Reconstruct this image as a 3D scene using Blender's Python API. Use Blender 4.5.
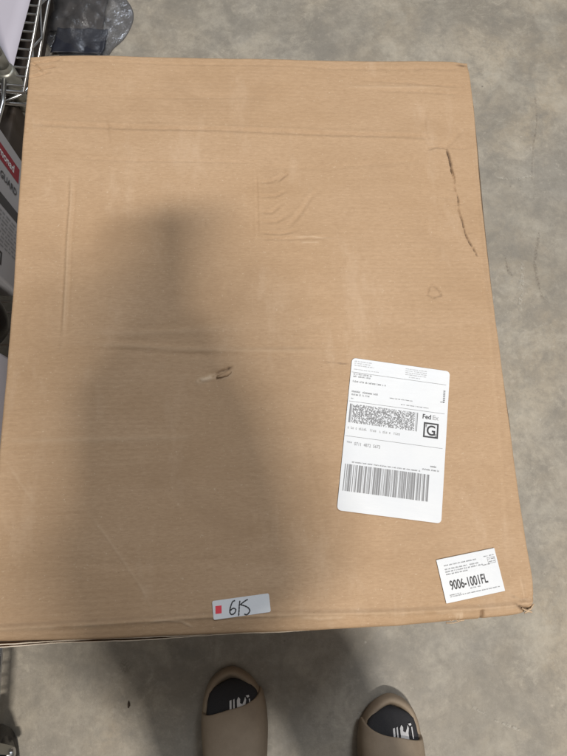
import bpy, bmesh, math, random
import numpy as np
from mathutils import Vector, Matrix

for o in list(bpy.data.objects):
    bpy.data.objects.remove(o, do_unlink=True)
scene = bpy.context.scene
COL = scene.collection
random.seed(7)
rng = np.random.default_rng(11)

# ------------------------------------------------------------------ camera
CAM = Vector((-0.0198, -0.1915, 0.9489))
CAM_ROT = (0.22242, -0.06521, -0.03893)
cd = bpy.data.cameras.new('camera')
cd.sensor_fit = 'HORIZONTAL'
cd.sensor_width = 36.0
cd.lens = 36.0 * 540.0 / 567.0
cd.clip_start = 0.01
cd.clip_end = 60
camera = bpy.data.objects.new('camera', cd)
camera.location = CAM
camera.rotation_euler = CAM_ROT
COL.objects.link(camera)
scene.camera = camera
scene.render.resolution_x = 768
scene.render.resolution_y = 1024

# ------------------------------------------------------------------ light
world = bpy.data.worlds.new('World')
scene.world = world
world.use_nodes = True
bg = world.node_tree.nodes['Background']
bg.inputs[0].default_value = (1.0, 0.96, 0.90, 1)
bg.inputs[1].default_value = 0.085

def lamp(name, loc, target, size, power, color, size_y=None):
    ld = bpy.data.lights.new(name, 'AREA')
    ld.shape = 'RECTANGLE' if size_y else 'DISK'
    ld.size = size
    if size_y: ld.size_y = size_y
    ld.energy = power
    ld.color = color
    o = bpy.data.objects.new(name, ld)
    o.location = loc
    d = Vector(target) - Vector(loc)
    o.rotation_euler = d.to_track_quat('-Z', 'Y').to_euler()
    COL.objects.link(o)
    return o

lamp('ceiling_lamp_or_fill', (0.58, -2.00, 4.4), (0, 0, 0.3), 0.55, 176, (1.0, 0.935, 0.84), 0.18)
lamp('ambient_fill', (0.3, 0.2, 4.7), (0.3, 0.2, 0), 4.0, 46, (1.0, 0.95, 0.88), 4.0)  # added soft area light standing in for the room's ambient light
lamp('ceiling_lamp_or_fill', (1.5, 2.0, 4.4), (0.2, 0, 0.3), 1.2, 85, (0.88, 0.94, 1.0))  # added cool fill light, no lamp known in this spot

scene.view_settings.view_transform = 'Standard'
scene.view_settings.look = 'None'
scene.view_settings.exposure = 0.0
scene.view_settings.gamma = 1.0

# ------------------------------------------------------------------ helpers
def link(name, mesh, mat=None, parent=None):
    o = bpy.data.objects.new(name, mesh)
    COL.objects.link(o)
    if mat is not None and not mesh.materials:
        mesh.materials.append(mat)
    if parent is not None:
        o.parent = parent
    return o

def tag(o, label=None, cat=None, group=None, kind=None):
    if label: o['label'] = label
    if cat: o['category'] = cat
    if group: o['group'] = group
    if kind: o['kind'] = kind
    return o

def thing(name, label, cat, loc=(0, 0, 0), rz=0.0, group=None):
    o = bpy.data.objects.new(name, None)
    o.empty_display_size = 0.05
    o.location = loc
    o.rotation_euler = (0, 0, rz)
    COL.objects.link(o)
    return tag(o, label, cat, group)

def bm_obj(name, bm, mat, parent=None, smooth=True):
    bmesh.ops.recalc_face_normals(bm, faces=bm.faces)
    me = bpy.data.meshes.new(name)
    bm.to_mesh(me)
    bm.free()
    if smooth:
        for p in me.polygons: p.use_smooth = True
    return link(name, me, mat, parent)

def add_box(bm, c, s, rot=None, bevel=0.0):
    m = Matrix.Translation(Vector(c))
    if rot is not None: m = m @ rot
    m = m @ Matrix.Diagonal((s[0], s[1], s[2], 1))
    r = bmesh.ops.create_cube(bm, size=1.0, matrix=m)
    if bevel > 0:
        ed = set()
        for v in r['verts']:
            for e in v.link_edges: ed.add(e)
        bmesh.ops.bevel(bm, geom=list(ed), offset=bevel, segments=2, affect='EDGES', profile=0.5)

def add_tube(bm, pts, r, n=8, cap=True):
    pts = [Vector(p) for p in pts]
    rr = r if isinstance(r, (list, tuple)) else [r] * len(pts)
    rings = []
    up = None
    for i, p in enumerate(pts):
        a = pts[max(i - 1, 0)]; b = pts[min(i + 1, len(pts) - 1)]
        t = (b - a).normalized()
        if up is None:
            up = t.orthogonal().normalized()
        else:
            up = (up - t * up.dot(t)).normalized()
        s = t.cross(up)
        rings.append([bm.verts.new(p + (up * math.cos(2 * math.pi * k / n) + s * math.sin(2 * math.pi * k / n)) * rr[i]) for k in range(n)])
    for i in range(len(rings) - 1):
        for k in range(n):
            bm.faces.new((rings[i][k], rings[i][(k + 1) % n], rings[i + 1][(k + 1) % n], rings[i + 1][k]))
    if cap:
        bm.faces.new(list(reversed(rings[0]))); bm.faces.new(rings[-1])

def add_lathe(bm, prof, c=(0, 0, 0), n=24, axis='Z'):
    rings = []
    for r, h in prof:
        ring = []
        for k in range(n):
            a = 2 * math.pi * k / n
            if axis == 'Z': v = (c[0] + r * math.cos(a), c[1] + r * math.sin(a), c[2] + h)
            else: v = (c[0] + h, c[1] + r * math.cos(a), c[2] + r * math.sin(a))
            ring.append(bm.verts.new(v))
        rings.append(ring)
    for i in range(len(rings) - 1):
        for k in range(n):
            bm.faces.new((rings[i][k], rings[i][(k + 1) % n], rings[i + 1][(k + 1) % n], rings[i + 1][k]))
    bm.faces.new(list(reversed(rings[0]))); bm.faces.new(rings[-1])

class NT:
    def __init__(self, name):
        self.m = bpy.data.materials.new(name); self.m.use_nodes = True
        self.t = self.m.node_tree
        self.b = self.t.nodes['Principled BSDF']
        self.tc = self.t.nodes.new('ShaderNodeTexCoord')
    def n(self, typ, **kw):
        nd = self.t.nodes.new(typ)
        for k, v in kw.items(): setattr(nd, k, v)
        return nd
    def l(self, a, b): self.t.links.new(a, b)
    def mapping(self, scale, rot=(0, 0, 0), src='Object'):
        mp = self.n('ShaderNodeMapping'); mp.inputs['Scale'].default_value = scale; mp.inputs['Rotation'].default_value = rot
        self.l(self.tc.outputs[src], mp.inputs[0]); return mp.outputs[0]
    def noise(self, scale, detail=4, rough=0.55, vec=None, dist=0.0):
        nd = self.n('ShaderNodeTexNoise'); nd.inputs['Scale'].default_value = scale
        nd.inputs['Detail'].default_value = detail; nd.inputs['Roughness'].default_value = rough
        nd.inputs['Distortion'].default_value = dist
        self.l(vec if vec is not None else self.tc.outputs['Object'], nd.inputs['Vector']); return nd.outputs['Fac']
    def ramp(self, fac, stops):
        r = self.n('ShaderNodeValToRGB'); e = r.color_ramp.elements
        while len(e) < len(stops): e.new(0.5)
        for k, (p, c) in enumerate(stops):
            e[k].position = p; e[k].color = (c, c, c, 1) if not isinstance(c, (tuple, list)) else (*c, 1)
        self.l(fac, r.inputs[0]); return r.outputs[0]
    def mix(self, fac, a, b, mode='MIX'):
        x = self.n('ShaderNodeMix', data_type='RGBA', blend_type=mode)
        for s, v in ((0, fac), (6, a), (7, b)):
            if isinstance(v, (int, float)): x.inputs[s].default_value = v
            elif isinstance(v, tuple): x.inputs[s].default_value = (*v, 1)
            else: self.l(v, x.inputs[s])
        return x.outputs[2]
    def math(self, op, a, b=None):
        x = self.n('ShaderNodeMath', operation=op)
        for s, v in ((0, a), (1, b)):
            if v is None: continue
            if isinstance(v, (int, float)): x.inputs[s].default_value = v
            else: self.l(v, x.inputs[s])
        return x.outputs[0]
    def attr(self, name):
        a = self.n('ShaderNodeAttribute'); a.attribute_name = name; return a.outputs['Fac']
    def bump(self, h, strength, dist, prev=None):
        b = self.n('ShaderNodeBump'); b.inputs['Strength'].default_value = strength; b.inputs['Distance'].default_value = dist
        self.l(h, b.inputs['Height'])
        if prev is not None: self.l(prev, b.inputs['Normal'])
        return b.outputs[0]
    def out(self, col=None, rough=None, metal=None, normal=None, spec=None):
        for nm, v in (('Base Color', col), ('Roughness', rough), ('Metallic', metal), ('Specular IOR Level', spec)):
            if v is None: continue
            if isinstance(v, (int, float)): self.b.inputs[nm].default_value = v
            elif isinstance(v, tuple): self.b.inputs[nm].default_value = (*v, 1)
            else: self.l(v, self.b.inputs[nm])
        if normal is not None: self.l(normal, self.b.inputs['Normal'])
        return self.m

def plain(name, col, rough=0.6, metal=0.0, var=0.08, nscale=60, bump=0.0, spec=0.5):
    t = NT(name)
    f = t.noise(nscale, 4)
    c2 = tuple(min(1, c * (1 + var)) for c in col); c1 = tuple(c * (1 - var) for c in col)
    c = t.mix(f, c1, c2)
    nrm = t.bump(f, bump, 0.001) if bump else None
    return t.out(c, rough, metal, nrm, spec)

# ------------------------------------------------------------------ materials
def mat_cardboard(name='kraft_cardboard', marks=False):
    t = NT(name)
    big = t.noise(5.0, 4, 0.6)
    mid = t.noise(1.0, 4, 0.6, t.mapping((10, 42, 20)))
    fib = t.noise(1.0, 5, 0.7, t.mapping((170, 620, 300)))
    flk = t.noise(520, 3, 0.7)
    c = t.mix(t.ramp(big, [(0.3, 0), (0.7, 1)]), (0.455, 0.309, 0.190), (0.500, 0.351, 0.230))
    c = t.mix(t.ramp(mid, [(0.35, 0), (0.68, 1)]), c, t.mix(1.0, c, (0.93, 0.915, 0.89), 'MULTIPLY'))
    c = t.mix(t.ramp(fib, [(0.3, 0.46), (0.68, 0)]), c, (0.29, 0.18, 0.10))
    c = t.mix(t.ramp(flk, [(0.65, 0), (0.74, 0.6)]), c, (0.22, 0.14, 0.08))
    c = t.mix(t.ramp(t.noise(430, 2, 0.6), [(0.66, 0), (0.76, 0.5)]), c, (0.62, 0.50, 0.37))
    st = t.noise(1.0, 6, 0.72, t.mapping((26, 9, 20), (0, 0, 0.35)))
    c = t.mix(t.ramp(st, [(0.56, 0), (0.72, 0.32)]), c, (0.57, 0.43, 0.31))
    dk = t.noise(9, 7, 0.72, None, 0.8)
    c = t.mix(t.ramp(dk, [(0.34, 0.30), (0.48, 0)]), c, (0.33, 0.215, 0.128))
    # flutes: corrugations show through the liner as fine cross lines
    wv = t.n('ShaderNodeTexWave', wave_type='BANDS', bands_direction='Y')
    wv.inputs['Scale'].default_value = 62; wv.inputs['Distortion'].default_value = 1.6
    wv.inputs['Detail'].default_value = 2; wv.inputs['Detail Scale'].default_value = 0.6
    t.l(t.tc.outputs['Object'], wv.inputs['Vector'])
    msk = t.ramp(t.noise(6.5, 2, 0.5), [(0.38, 0.12), (0.66, 1)])
    flut = t.math('MULTIPLY', wv.outputs['Fac'], msk)
    nrm = t.bump(flut, 0.26, 0.0006)
    nrm = t.bump(mid, 0.25, 0.0012, nrm)
    nrm = t.bump(fib, 0.22, 0.0004, nrm)
    c = t.mix(t.math('MULTIPLY', flut, 0.10), c, (0.30, 0.20, 0.12))
    if marks:
        c = t.mix(t.attr('pale'), c, (0.66, 0.52, 0.38))
        c = t.mix(t.attr('cut'), c, (0.065, 0.04, 0.026))
    return t.out(c, 0.72, None, nrm, 0.28)

def mat_concrete():
    t = NT('concrete')
    big = t.noise(1.7, 5, 0.6, None, 0.6)
    big2 = t.noise(4.2, 6, 0.62, None, 0.8)
    mid = t.noise(15, 6, 0.65, None, 0.5)
    fine = t.noise(75, 5, 0.7)
    grit = t.noise(330, 3, 0.6)
    c = t.mix(t.ramp(big, [(0.40, 0), (0.58, 1)]), (0.355, 0.310, 0.248), (0.318, 0.304, 0.280))
    c = t.mix(t.ramp(big2, [(0.38, 0.7), (0.54, 0)]), c, (0.228, 0.214, 0.192))
    c = t.mix(t.ramp(t.noise(6.5, 8, 0.70, None, 0.3), [(0.50, 0), (0.65, 0.68)]), c, (0.425, 0.387, 0.325))
    c = t.mix(t.ramp(t.noise(13, 9, 0.74, None, 0.5), [(0.36, 0.6), (0.52, 0)]), c, (0.212, 0.200, 0.180))
    c = t.mix(t.ramp(t.noise(19, 9, 0.76, None, 0.9), [(0.52, 0), (0.67, 0.55)]), c, (0.45, 0.42, 0.365))
    c = t.mix(t.ramp(t.noise(44, 8, 0.78, None, 0.8), [(0.38, 0.34), (0.50, 0)]), c, (0.205, 0.19, 0.168))
    c = t.mix(t.ramp(fine, [(0.37, 0.28), (0.50, 0)]), c, (0.205, 0.19, 0.17))
    c = t.mix(t.ramp(fine, [(0.57, 0), (0.70, 0.45)]), c, (0.48, 0.445, 0.39))
    c = t.mix(t.ramp(grit, [(0.60, 0), (0.71, 0.36)]), c, (0.16, 0.145, 0.12))
    c = t.mix(t.ramp(t.noise(260, 3, 0.6), [(0.63, 0), (0.74, 0.4)]), c, (0.50, 0.47, 0.42))
    c = t.mix(t.ramp(t.noise(3.1, 6, 0.62, None, 1.0), [(0.40, 0.42), (0.54, 0)]), c, (0.205, 0.192, 0.170))
    c = t.mix(t.ramp(t.noise(8.5, 10, 0.74, None, 0.15), [(0.50, 0), (0.66, 0.5)]), c, (0.46, 0.435, 0.385))
    c = t.mix(t.ramp(t.noise(10.5, 10, 0.74, None, 0.15), [(0.37, 0.45), (0.50, 0)]), c, (0.19, 0.182, 0.168))
    c = t.mix(1.0, c, (1.0, 0.975, 0.935), 'MULTIPLY')
    vo = t.n('ShaderNodeTexVoronoi'); vo.inputs['Scale'].default_value = 26
    t.l(t.tc.outputs['Object'], vo.inputs['Vector'])
    spot = t.ramp(vo.outputs['Distance'], [(0.03, 1), (0.075, 0)])
    keep = t.ramp(t.noise(9, 2), [(0.56, 0), (0.62, 0.75)])
    c = t.mix(t.math('MULTIPLY', spot, keep), c, (0.12, 0.10, 0.085))
    v2 = t.n('ShaderNodeTexVoronoi'); v2.inputs['Scale'].default_value = 48
    t.l(t.tc.outputs['Object'], v2.inputs['Vector'])
    sp2 = t.ramp(v2.outputs['Distance'], [(0.05, 1), (0.12, 0)])
    k2 = t.ramp(t.noise(6.3, 2), [(0.60, 0), (0.68, 0.35)])
    c = t.mix(t.math('MULTIPLY', sp2, k2), c, (0.60, 0.57, 0.52))
    r = t.ramp(mid, [(0.3, 0.46), (0.7, 0.68)])
    nrm = t.bump(mid, 0.20, 0.004)
    nrm = t.bump(fine, 0.5, 0.0015, nrm)
    nrm = t.bump(grit, 0.2, 0.0005, nrm)
    return t.out(c, r, None, nrm, 0.42)

M_CARD = mat_cardboard('kraft_cardboard')
M_CARDTOP = mat_cardboard('kraft_cardboard_worn', True)
M_EDGE = plain('cardboard_cut_edge', (0.72, 0.63, 0.52), 0.85, 0, 0.25, 300)
M_TORN = plain('torn_liner_paper', (0.52, 0.39, 0.265), 0.85, 0, 0.25, 300)
M_CONC = mat_concrete()
def mat_label():
    t = NT('label_paper')
    f = t.noise(34, 3, 0.5, None, 0.4); g = t.noise(1, 3, 0.6, t.mapping((20, 150, 20)))
    nrm = t.bump(g, 0.22, 0.0008, t.bump(f, 0.35, 0.0016))
    c = t.mix(t.ramp(t.noise(14, 4), [(0.4, 0), (0.65, 1)]), (0.655, 0.685, 0.735), (0.69, 0.715, 0.755))
    return t.out(c, 0.36, None, nrm, 0.5)
M_LABEL = mat_label()
M_INK = plain('black_ink', (0.035, 0.035, 0.04), 0.6, 0, 0.1)
M_INK2 = plain('grey_thermal_ink', (0.22, 0.225, 0.24), 0.6, 0, 0.1)
M_INK3 = plain('light_thermal_ink', (0.40, 0.41, 0.43), 0.6, 0, 0.1)
M_RED = plain('red_print', (0.75, 0.055, 0.085), 0.5, 0, 0.08)
M_CHROME = plain('chrome_wire', (0.55, 0.56, 0.58), 0.30, 1.0, 0.1, 40)
M_POST = plain('dull_zinc_post', (0.33, 0.33, 0.30), 0.42, 0.7, 0.15, 30)
M_LINER = plain('pale_lavender_liner', (0.47, 0.45, 0.53), 0.55, 0, 0.06, 8)
M_WHITEBOX = plain('white_printed_carton', (0.36, 0.36, 0.385), 0.55, 0, 0.06, 20)
M_DARKRED = plain('dark_red_print', (0.24, 0.010, 0.026), 0.5, 0, 0.06)
M_GREYINK = plain('charcoal_print', (0.05, 0.05, 0.055), 0.55, 0, 0.1)
M_BLACKBAG = plain('black_plastic', (0.012, 0.012, 0.014), 0.32, 0, 0.2, 20, 0.3)
M_RUBBER = plain('black_rubber', (0.02, 0.02, 0.021), 0.55, 0, 0.4, 120, 0.5)
def mat_foam():
    t = NT('sand_foam')
    a = t.noise(28, 5, 0.65); b = t.noise(650, 3, 0.6)
    c = t.mix(t.ramp(a, [(0.35, 0), (0.65, 1)]), (0.255, 0.200, 0.147), (0.310, 0.247, 0.183))
    c = t.mix(t.ramp(b, [(0.62, 0), (0.74, 0.4)]), c, (0.17, 0.13, 0.095))
    nrm = t.bump(b, 0.4, 0.0006, t.bump(a, 0.3, 0.0015))
    return t.out(c, 0.68, None, nrm, 0.3)
M_FOAM = mat_foam()
M_FOAMD = plain('sand_foam_footbed', (0.25, 0.195, 0.14), 0.75, 0, 0.06, 240, 0.25, 0.3)
M_SOCK = plain('charcoal_knit', (0.038, 0.038, 0.042), 0.9, 0, 0.35, 900, 0.6, 0.2)
M_SOCKW = plain('white_knit', (0.62, 0.62, 0.64), 0.9, 0, 0.15, 700, 0.4, 0.2)
M_SKIN = plain('skin', (0.50, 0.31, 0.22), 0.55, 0, 0.06, 60)
M_SHIRT = plain('grey_cotton', (0.20, 0.21, 0.23), 0.9, 0, 0.1, 400, 0.3)
M_TROUSER = plain('dark_denim', (0.045, 0.05, 0.07), 0.9, 0, 0.2, 500, 0.4)
M_HAIR = plain('dark_hair', (0.03, 0.02, 0.014), 0.6, 0, 0.4, 200, 0.6)
M_PHONE = plain('black_glass', (0.015, 0.015, 0.017), 0.2, 0, 0.1)
M_NAVY = plain('navy_packet', (0.016, 0.018, 0.028), 0.45, 0, 0.2, 30, 0.2)
M_BROWN = plain('brown_kraft_sheet', (0.055, 0.048, 0.044), 0.8, 0, 0.2, 30, 0.2)

# ------------------------------------------------------------------ floor
HB = 0.42
def make_floor():
    bm = bmesh.new()
    bmesh.ops.create_grid(bm, x_segments=4, y_segments=4, size=4.0)
    fl = bm_obj('floor', bm, M_CONC, None, False)
    tag(fl, kind='structure')
    def soft(name, col, alpha, sc):
        t = NT(name)
        f = t.noise(sc, 4, 0.7)
        a = t.math('MULTIPLY', t.attr('fade'), t.ramp(f, [(0.44, 0.0), (0.60, 1)]))
        a = t.math('MULTIPLY', a, alpha)
        t.l(a, t.b.inputs['Alpha'])
        return t.out(col, 0.7, None, None, 0.3)
    ms = soft('brown_floor_mark', (0.13, 0.095, 0.075), 0.26, 300)
    mp = soft('pale_floor_scuff', (0.55, 0.52, 0.46), 0.55, 120)
    def ribbon(name, pts, w, mat, lift):
        bm = bmesh.new(); rows = []
        P = []
        for a, b in zip(pts[:-1], pts[1:]):
            for k in range(6):
                f = k / 6; P.append(((a[0] * (1 - f) + b[0] * f) + random.uniform(-.0011, .0011), a[1] * (1 - f) + b[1] * f))
        P.append(pts[-1])
        lay = bm.verts.layers.float.new('fade')
        for i, p in enumerate(P):
            q = P[min(i + 1, len(P) - 1)]; r = P[max(i - 1, 0)]
            d = Vector((q[0] - r[0], q[1] - r[1], 0)).normalized(); s = Vector((-d.y, d.x, 0))
            ww = w * random.uniform(.5, 1.2); row = []
            for k, fd in ((-1, 0), (-.4, 1), (.4, 1), (1, 0)):
                v = bm.verts.new(Vector((p[0], p[1], lift)) + s * ww * k); v[lay] = fd if 0 < i < len(P) - 1 else 0; row.append(v)
            rows.append(row)
        for i in range(len(rows) - 1):
            for k in range(3): bm.faces.new((rows[i][k], rows[i][k + 1], rows[i + 1][k + 1], rows[i + 1][k]))
        return bm_obj(name, bm, mat, fl, False)
    def F(x, y): return (x, y)
    ribbon('crack', [(0.6095, 0.6237), (0.6043, 0.5579), (0.5860, 0.4913)  , (0.5710, 0.4174)], .0028, ms, .0012)
    ribbon('crack', [(0.5749, 0.3151), (0.5519, 0.2422), (0.5525, 0.2045), (0.5585, 0.1632)], .004, ms, .0012)
    ribbon('crack', [(0.4931, 0.2575), (0.4985, 0.2217), (0.5048, 0.2092)], .004, ms, .0012)
    ribbon('scuff', [(0.5296, 0.2424), (0.5189, 0.1945), (0.5072, 0.1395)], .006, mp, .0016)
    ribbon('scuff', [(0.4966, 0.4263), (0.5379, 0.4219), (0.5815, 0.4311)], .004, mp, .0016)
    ribbon('scuff', [(0.1170, -0.5148), (0.1388, -0.5262), (0.1611, -0.5319)], .0018, mp, .0016)
    ribbon('scuff', [(0.3322, -0.5293), (0.3710, -0.5536), (0.4136, -0.5722)], .003, mp, .0016)
    # round stain
    bm = bmesh.new(); lay = bm.verts.layers.float.new('fade')
    c = (-0.2191, -0.4415)
    ctr = bm.verts.new((c[0], c[1], .0012)); ctr[lay] = 1
    r1 = []; r2 = []
    for k in range(20):
        a = k * math.pi / 10
        v = bm.verts.new((c[0] + .008 * math.cos(a), c[1] + .008 * math.sin(a), .0012)); v[lay] = .9; r1.append(v)
        v = bm.verts.new((c[0] + .0125 * math.cos(a), c[1] + .0125 * math.sin(a), .0012)); v[lay] = 0; r2.append(v)
    for k in range(20):
        bm.faces.new((ctr, r1[k], r1[(k + 1) % 20])); bm.faces.new((r1[k], r2[k], r2[(k + 1) % 20], r1[(k + 1) % 20]))
    bm_obj('stain', bm, ms, fl, False)
    return fl
floor = make_floor()

# ------------------------------------------------------------------ the carton
carton = thing('cardboard_carton', 'large worn brown cardboard carton with white shipping labels on its top', 'carton', (0, 0, 0))
W2, L2 = 0.2525, 0.3030

def make_top():
    nx, ny = 521, 621
    s = np.linspace(-1, 1, nx); t = np.linspace(-1, 1, ny)
    S, T = np.meshgrid(s, t)
    # slightly bowed and dented outline
    def wob(q, ph, a): return a * (np.sin(q * 2.3 + ph) * .6 + np.sin(q * 7.1 + 2 * ph) * .25 + np.sin(q * 17 + ph * 3) * .10 + np.sin(q * 41 + ph) * .05)
    X = S * W2 + np.where(S > 0, np.abs(S) ** 12 * wob(T, 1.0, .0016), np.abs(S) ** 12 * wob(T, 4.0, .0016))
    Y = T * L2 + np.where(T > 0, np.abs(T) ** 12 * wob(S, 2.2, .0016), np.abs(T) ** 12 * wob(S, 5.1, .0018))
    def edge(pts, q, ax):
        pts = sorted(pts, key=lambda p: p[ax]); return np.interp(q, [p[ax] for p in pts], [p[1 - ax] for p in pts])
    front = [(-0.2599, -0.3061), (-0.2427, -0.3054), (-0.1554, -0.3077), (-0.0568, -0.3096), (0.0260, -0.3106), (0.1201, -0.3121), (0.1683, -0.3111), (0.1977, -0.3100), (0.2372, -0.3081), (0.2534, -0.3058)]
    right = [(0.2549, 0.3101), (0.2553, 0.2505), (0.2518, 0.1522), (0.2489, 0.0545), (0.2474, -0.0145), (0.2485, -0.1012), (0.2494, -0.1725), (0.2502, -0.2399), (0.2520, -0.2769), (0.2537, -0.3058)]
    back = [(-0.2634, 0.3054), (-0.2514, 0.3056), (-0.1752, 0.3067), (-0.0046, 0.3085), (0.1731, 0.3097), (0.2560, 0.3087), (0.2708, 0.3090)]
    Y += np.where(T < 0, np.abs(T) ** 6 * (edge(front, X, 0) + L2), 0)
    Y += np.where(T > 0, np.abs(T) ** 6 * (edge(back, X, 0) - L2), 0)
    X += np.where(S > 0, np.abs(S) ** 8 * (edge(right, Y, 1) - W2), 0)
    # corner losses
    for cx, cy, r, a in ((1, -1, .022, .003),):
        g = np.exp(-(((S - cx) ** 2 + (T - cy) ** 2) / r ** 2))
        X -= cx * a * .6 * g * (1 + .5 * np.sin(T * 300)); Y -= cy * a * .5 * g * (1 + .5 * np.sin(S * 260))
    Z = np.zeros_like(X); CUT = np.zeros_like(X); PALE = np.zeros_like(X)
    # broad sag and bulge
    Z += .0016 * np.sin(X * 13 + 1) * np.cos(Y * 10 - .5) + .0010 * np.sin(X * 29 - Y * 17)
    # flat where labels are stuck
    flat = np.ones_like(X)
    for (x0, x1, y0, y1) in ((.060, .195, -.228, -.046), (.152, .226, -.298, -.238), (-.060, .004, -.30, -.27)):
        dx = np.maximum(np.maximum(x0 - X, X - x1), 0); dy = np.maximum(np.maximum(y0 - Y, Y - y1), 0)
        d = np.sqrt(dx * dx + dy * dy)
        flat *= np.clip(d / .02, 0, 1)
    Z *= flat
    # random low frequency crumple
    for k in range(26):
        cx, cy = rng.uniform(-.24, .24), rng.uniform(-.28, .29); sx, sy = rng.uniform(.012, .05), rng.uniform(.004, .012)
        Z += rng.uniform(-.00045, .0005) * np.exp(-((X - cx) / sx) ** 2 - ((Y - cy) / sy) ** 2) * flat
    def dist(pts):
        D = np.full(X.shape, 9.0)
        for a, b in zip(pts[:-1], pts[1:]):
            a = np.array(a); b = np.array(b); ab = b - a
            h = np.clip(((X - a[0]) * ab[0] + (Y - a[1]) * ab[1]) / (ab @ ab), 0, 1)
            d = np.hypot(X - a[0] - h * ab[0], Y - a[1] - h * ab[1])
            # taper towards the ends of the line
            D = np.minimum(D, d)
        return D
    def ends(pts, tap):
        a = np.array(pts[0]); b = np.array(pts[-1])
        da = np.hypot(X - a[0], Y - a[1]); db = np.hypot(X - b[0], Y - b[1])
        return np.clip(np.minimum(da, db) / tap, 0, 1)
    jag = rng.normal(0, 1, X.shape)
    k = np.ones(5) / 5
    for ax in (0, 1): jag = np.apply_along_axis(lambda v: np.convolve(v, k, 'same'), ax, jag)
    jag2 = rng.normal(0, 1, X.shape)
    k = np.ones(13) / 13
    for ax in (0, 1): jag2 = np.apply_along_axis(lambda v: np.convolve(v, k, 'same'), ax, jag2)
    jag2 *= 5.0
    def line(pts, w, a, cut=0, pale=0, tap=.02, side=0.0):
        nonlocal Z, CUT, PALE
        D = np.abs(dist(pts) + jag * (.0012 if cut > .5 else .0009))
        e = ends(pts, tap)
        g = np.exp(-(D / w) ** 2) * e
        Z += a * g * np.clip(flat * 1.0 + .0, 0, 1)
        if side: Z += side * np.exp(-((D - 2.0 * w) / w) ** 2) * e * flat
        if cut: CUT = np.maximum(CUT, cut * np.exp(-(D / (w * .8)) ** 2) * np.clip(e + .15, 0, 1) * (np.clip(.9 + 1.4 * jag2, .3, 1) if cut > .5 else np.clip(.6 + jag2, 0, 1)))
        if pale: PALE = np.maximum(PALE, pale * g)
    # long folds across the panel
    line([(-0.2543, 0.2166), (-0.1606, 0.2152), (-0.0404, 0.2115), (0.0490, 0.2099), (0.1632, 0.2059), (0.2096, 0.2038)], .0022, -.0010, 0.10, 0, .03, .0005)
    line([(-0.2016, 0.1765), (-0.1273, 0.1733), (-0.0026, 0.1704)], .0016, -.0006, .05)
    line([(-0.0026, 0.1704), (-0.0014, 0.1373), (-0.0020, 0.0781)], .0012, -.0005, .07, 0, .02, .0003)
    line([(0.0006, 0.1667), (0.0804, 0.1646), (0.1951, 0.1753)], .003, -.0005)
    line([(-0.2000, 0.1632), (-0.1992, 0.1252), (-0.2002, 0.0792), (-0.1995, 0.0240), (-0.1994, -0.0186), (-0.1997, -0.0331)], .0017, .0011, 0, .14, .03, -.0005)
    line([(-0.1981, -0.0269), (-0.2013, -0.0392), (-0.2106, -0.0462)], .0018, .0008, .08, .1)
    line([(-0.1677, 0.2354), (-0.1637, 0.2127), (-0.1598, 0.1903)], .002, -.0008, .06)
    line([(-0.1983, -0.0227), (-0.1236, -0.0231), (-0.0485, -0.0213), (-0.0130, -0.0230)], .0034, .0007, 0, .08, .06, -.0003)
    line([(-0.1977, -0.0331), (-0.1431, -0.0353), (-0.0827, -0.0406), (-0.0135, -0.0442), (0.0888, -0.0474)], .0028, .0009, .0, .08, .05, -.0005)
    line([(-0.0837, -0.0458), (-0.0137, -0.0505), (0.0371, -0.0515)], .004, -.0004, .0)
    line([(-0.2548, 0.2571), (-0.1068, 0.2531), (0.0512, 0.2569)], .003, -.0004)
    line([(0.1166, 0.2823), (0.1813, 0.2767), (0.2492, 0.2711)], .0018, -.0008, .10)
    line([(0.1355, 0.2664), (0.1921, 0.2647), (0.2491, 0.2602)], .0016, -.0008, .10)
    line([(0.0984, 0.2725), (0.1689, 0.2710), (0.2166, 0.2705)], .002, .0007, 0, .12)
    for q in range(5):
        y = 170 + 10 * q
    for a, b, c in (((-0.0022, 0.1470), (0.0154, 0.1483), (0.0311, 0.1569)), ((-0.0016, 0.1301), (0.0180, 0.1301), (0.0325, 0.1374)), ((-0.0021, 0.1109), (0.0141, 0.1109), (0.0253, 0.1205)), ((-0.0014, 0.0991), (0.0180, 0.0991), (0.0335, 0.1085)), ((-0.0017, 0.0874), (0.0218, 0.0850), (0.0435, 0.0896)), ((-0.0019, 0.0804), (0.0323, 0.0791), (0.0755, 0.0800))):
        line([a, b, c], .0017, -.0008, .09, 0, .010, .0003)
    line([(0.0258, 0.1631), (0.0322, 0.1570), (0.0197, 0.1459)], .0012, -.0010, .30, 0, .004)
    line([(0.0689, 0.1386), (0.0562, 0.1277), (0.0421, 0.1061), (0.0272, 0.0873)], .0022, -.0007, .05, .0, .02, .0003)
    line([(0.0302, 0.0803), (0.0539, 0.0813), (0.0819, 0.0777)], .0009, .0005, 0, .4)
    line([(0.0428, 0.0744), (0.0644, 0.0743)], .0009, .0004, 0, .35, .004)
    # bent patch and long cut by the right edge
    line([(0.1974, 0.2459), (0.1926, 0.2206), (0.1951, 0.1985), (0.2154, 0.1922), (0.2312, 0.2079), (0.2446, 0.2212)], .0025, -.0008, .03)
    line([(0.1917, 0.1881), (0.2037, 0.1921), (0.2178, 0.1922)], .0014, -.0014, .35, 0, .006)
    line([(0.2178, 0.1922), (0.2293, 0.1910), (0.2436, 0.1924)], .001, -.0008, .15, 0, .004)
    cutp = [(0.2163, 0.1896), (0.2186, 0.1780), (0.2195, 0.1653), (0.2216, 0.1527), (0.2205, 0.1427), (0.2234, 0.1278), (0.2220, 0.1155), (0.2249, 0.1009), (0.2266, 0.0864), (0.2299, 0.0756), (0.2335, 0.0685), (0.2369, 0.0590)]
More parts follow.
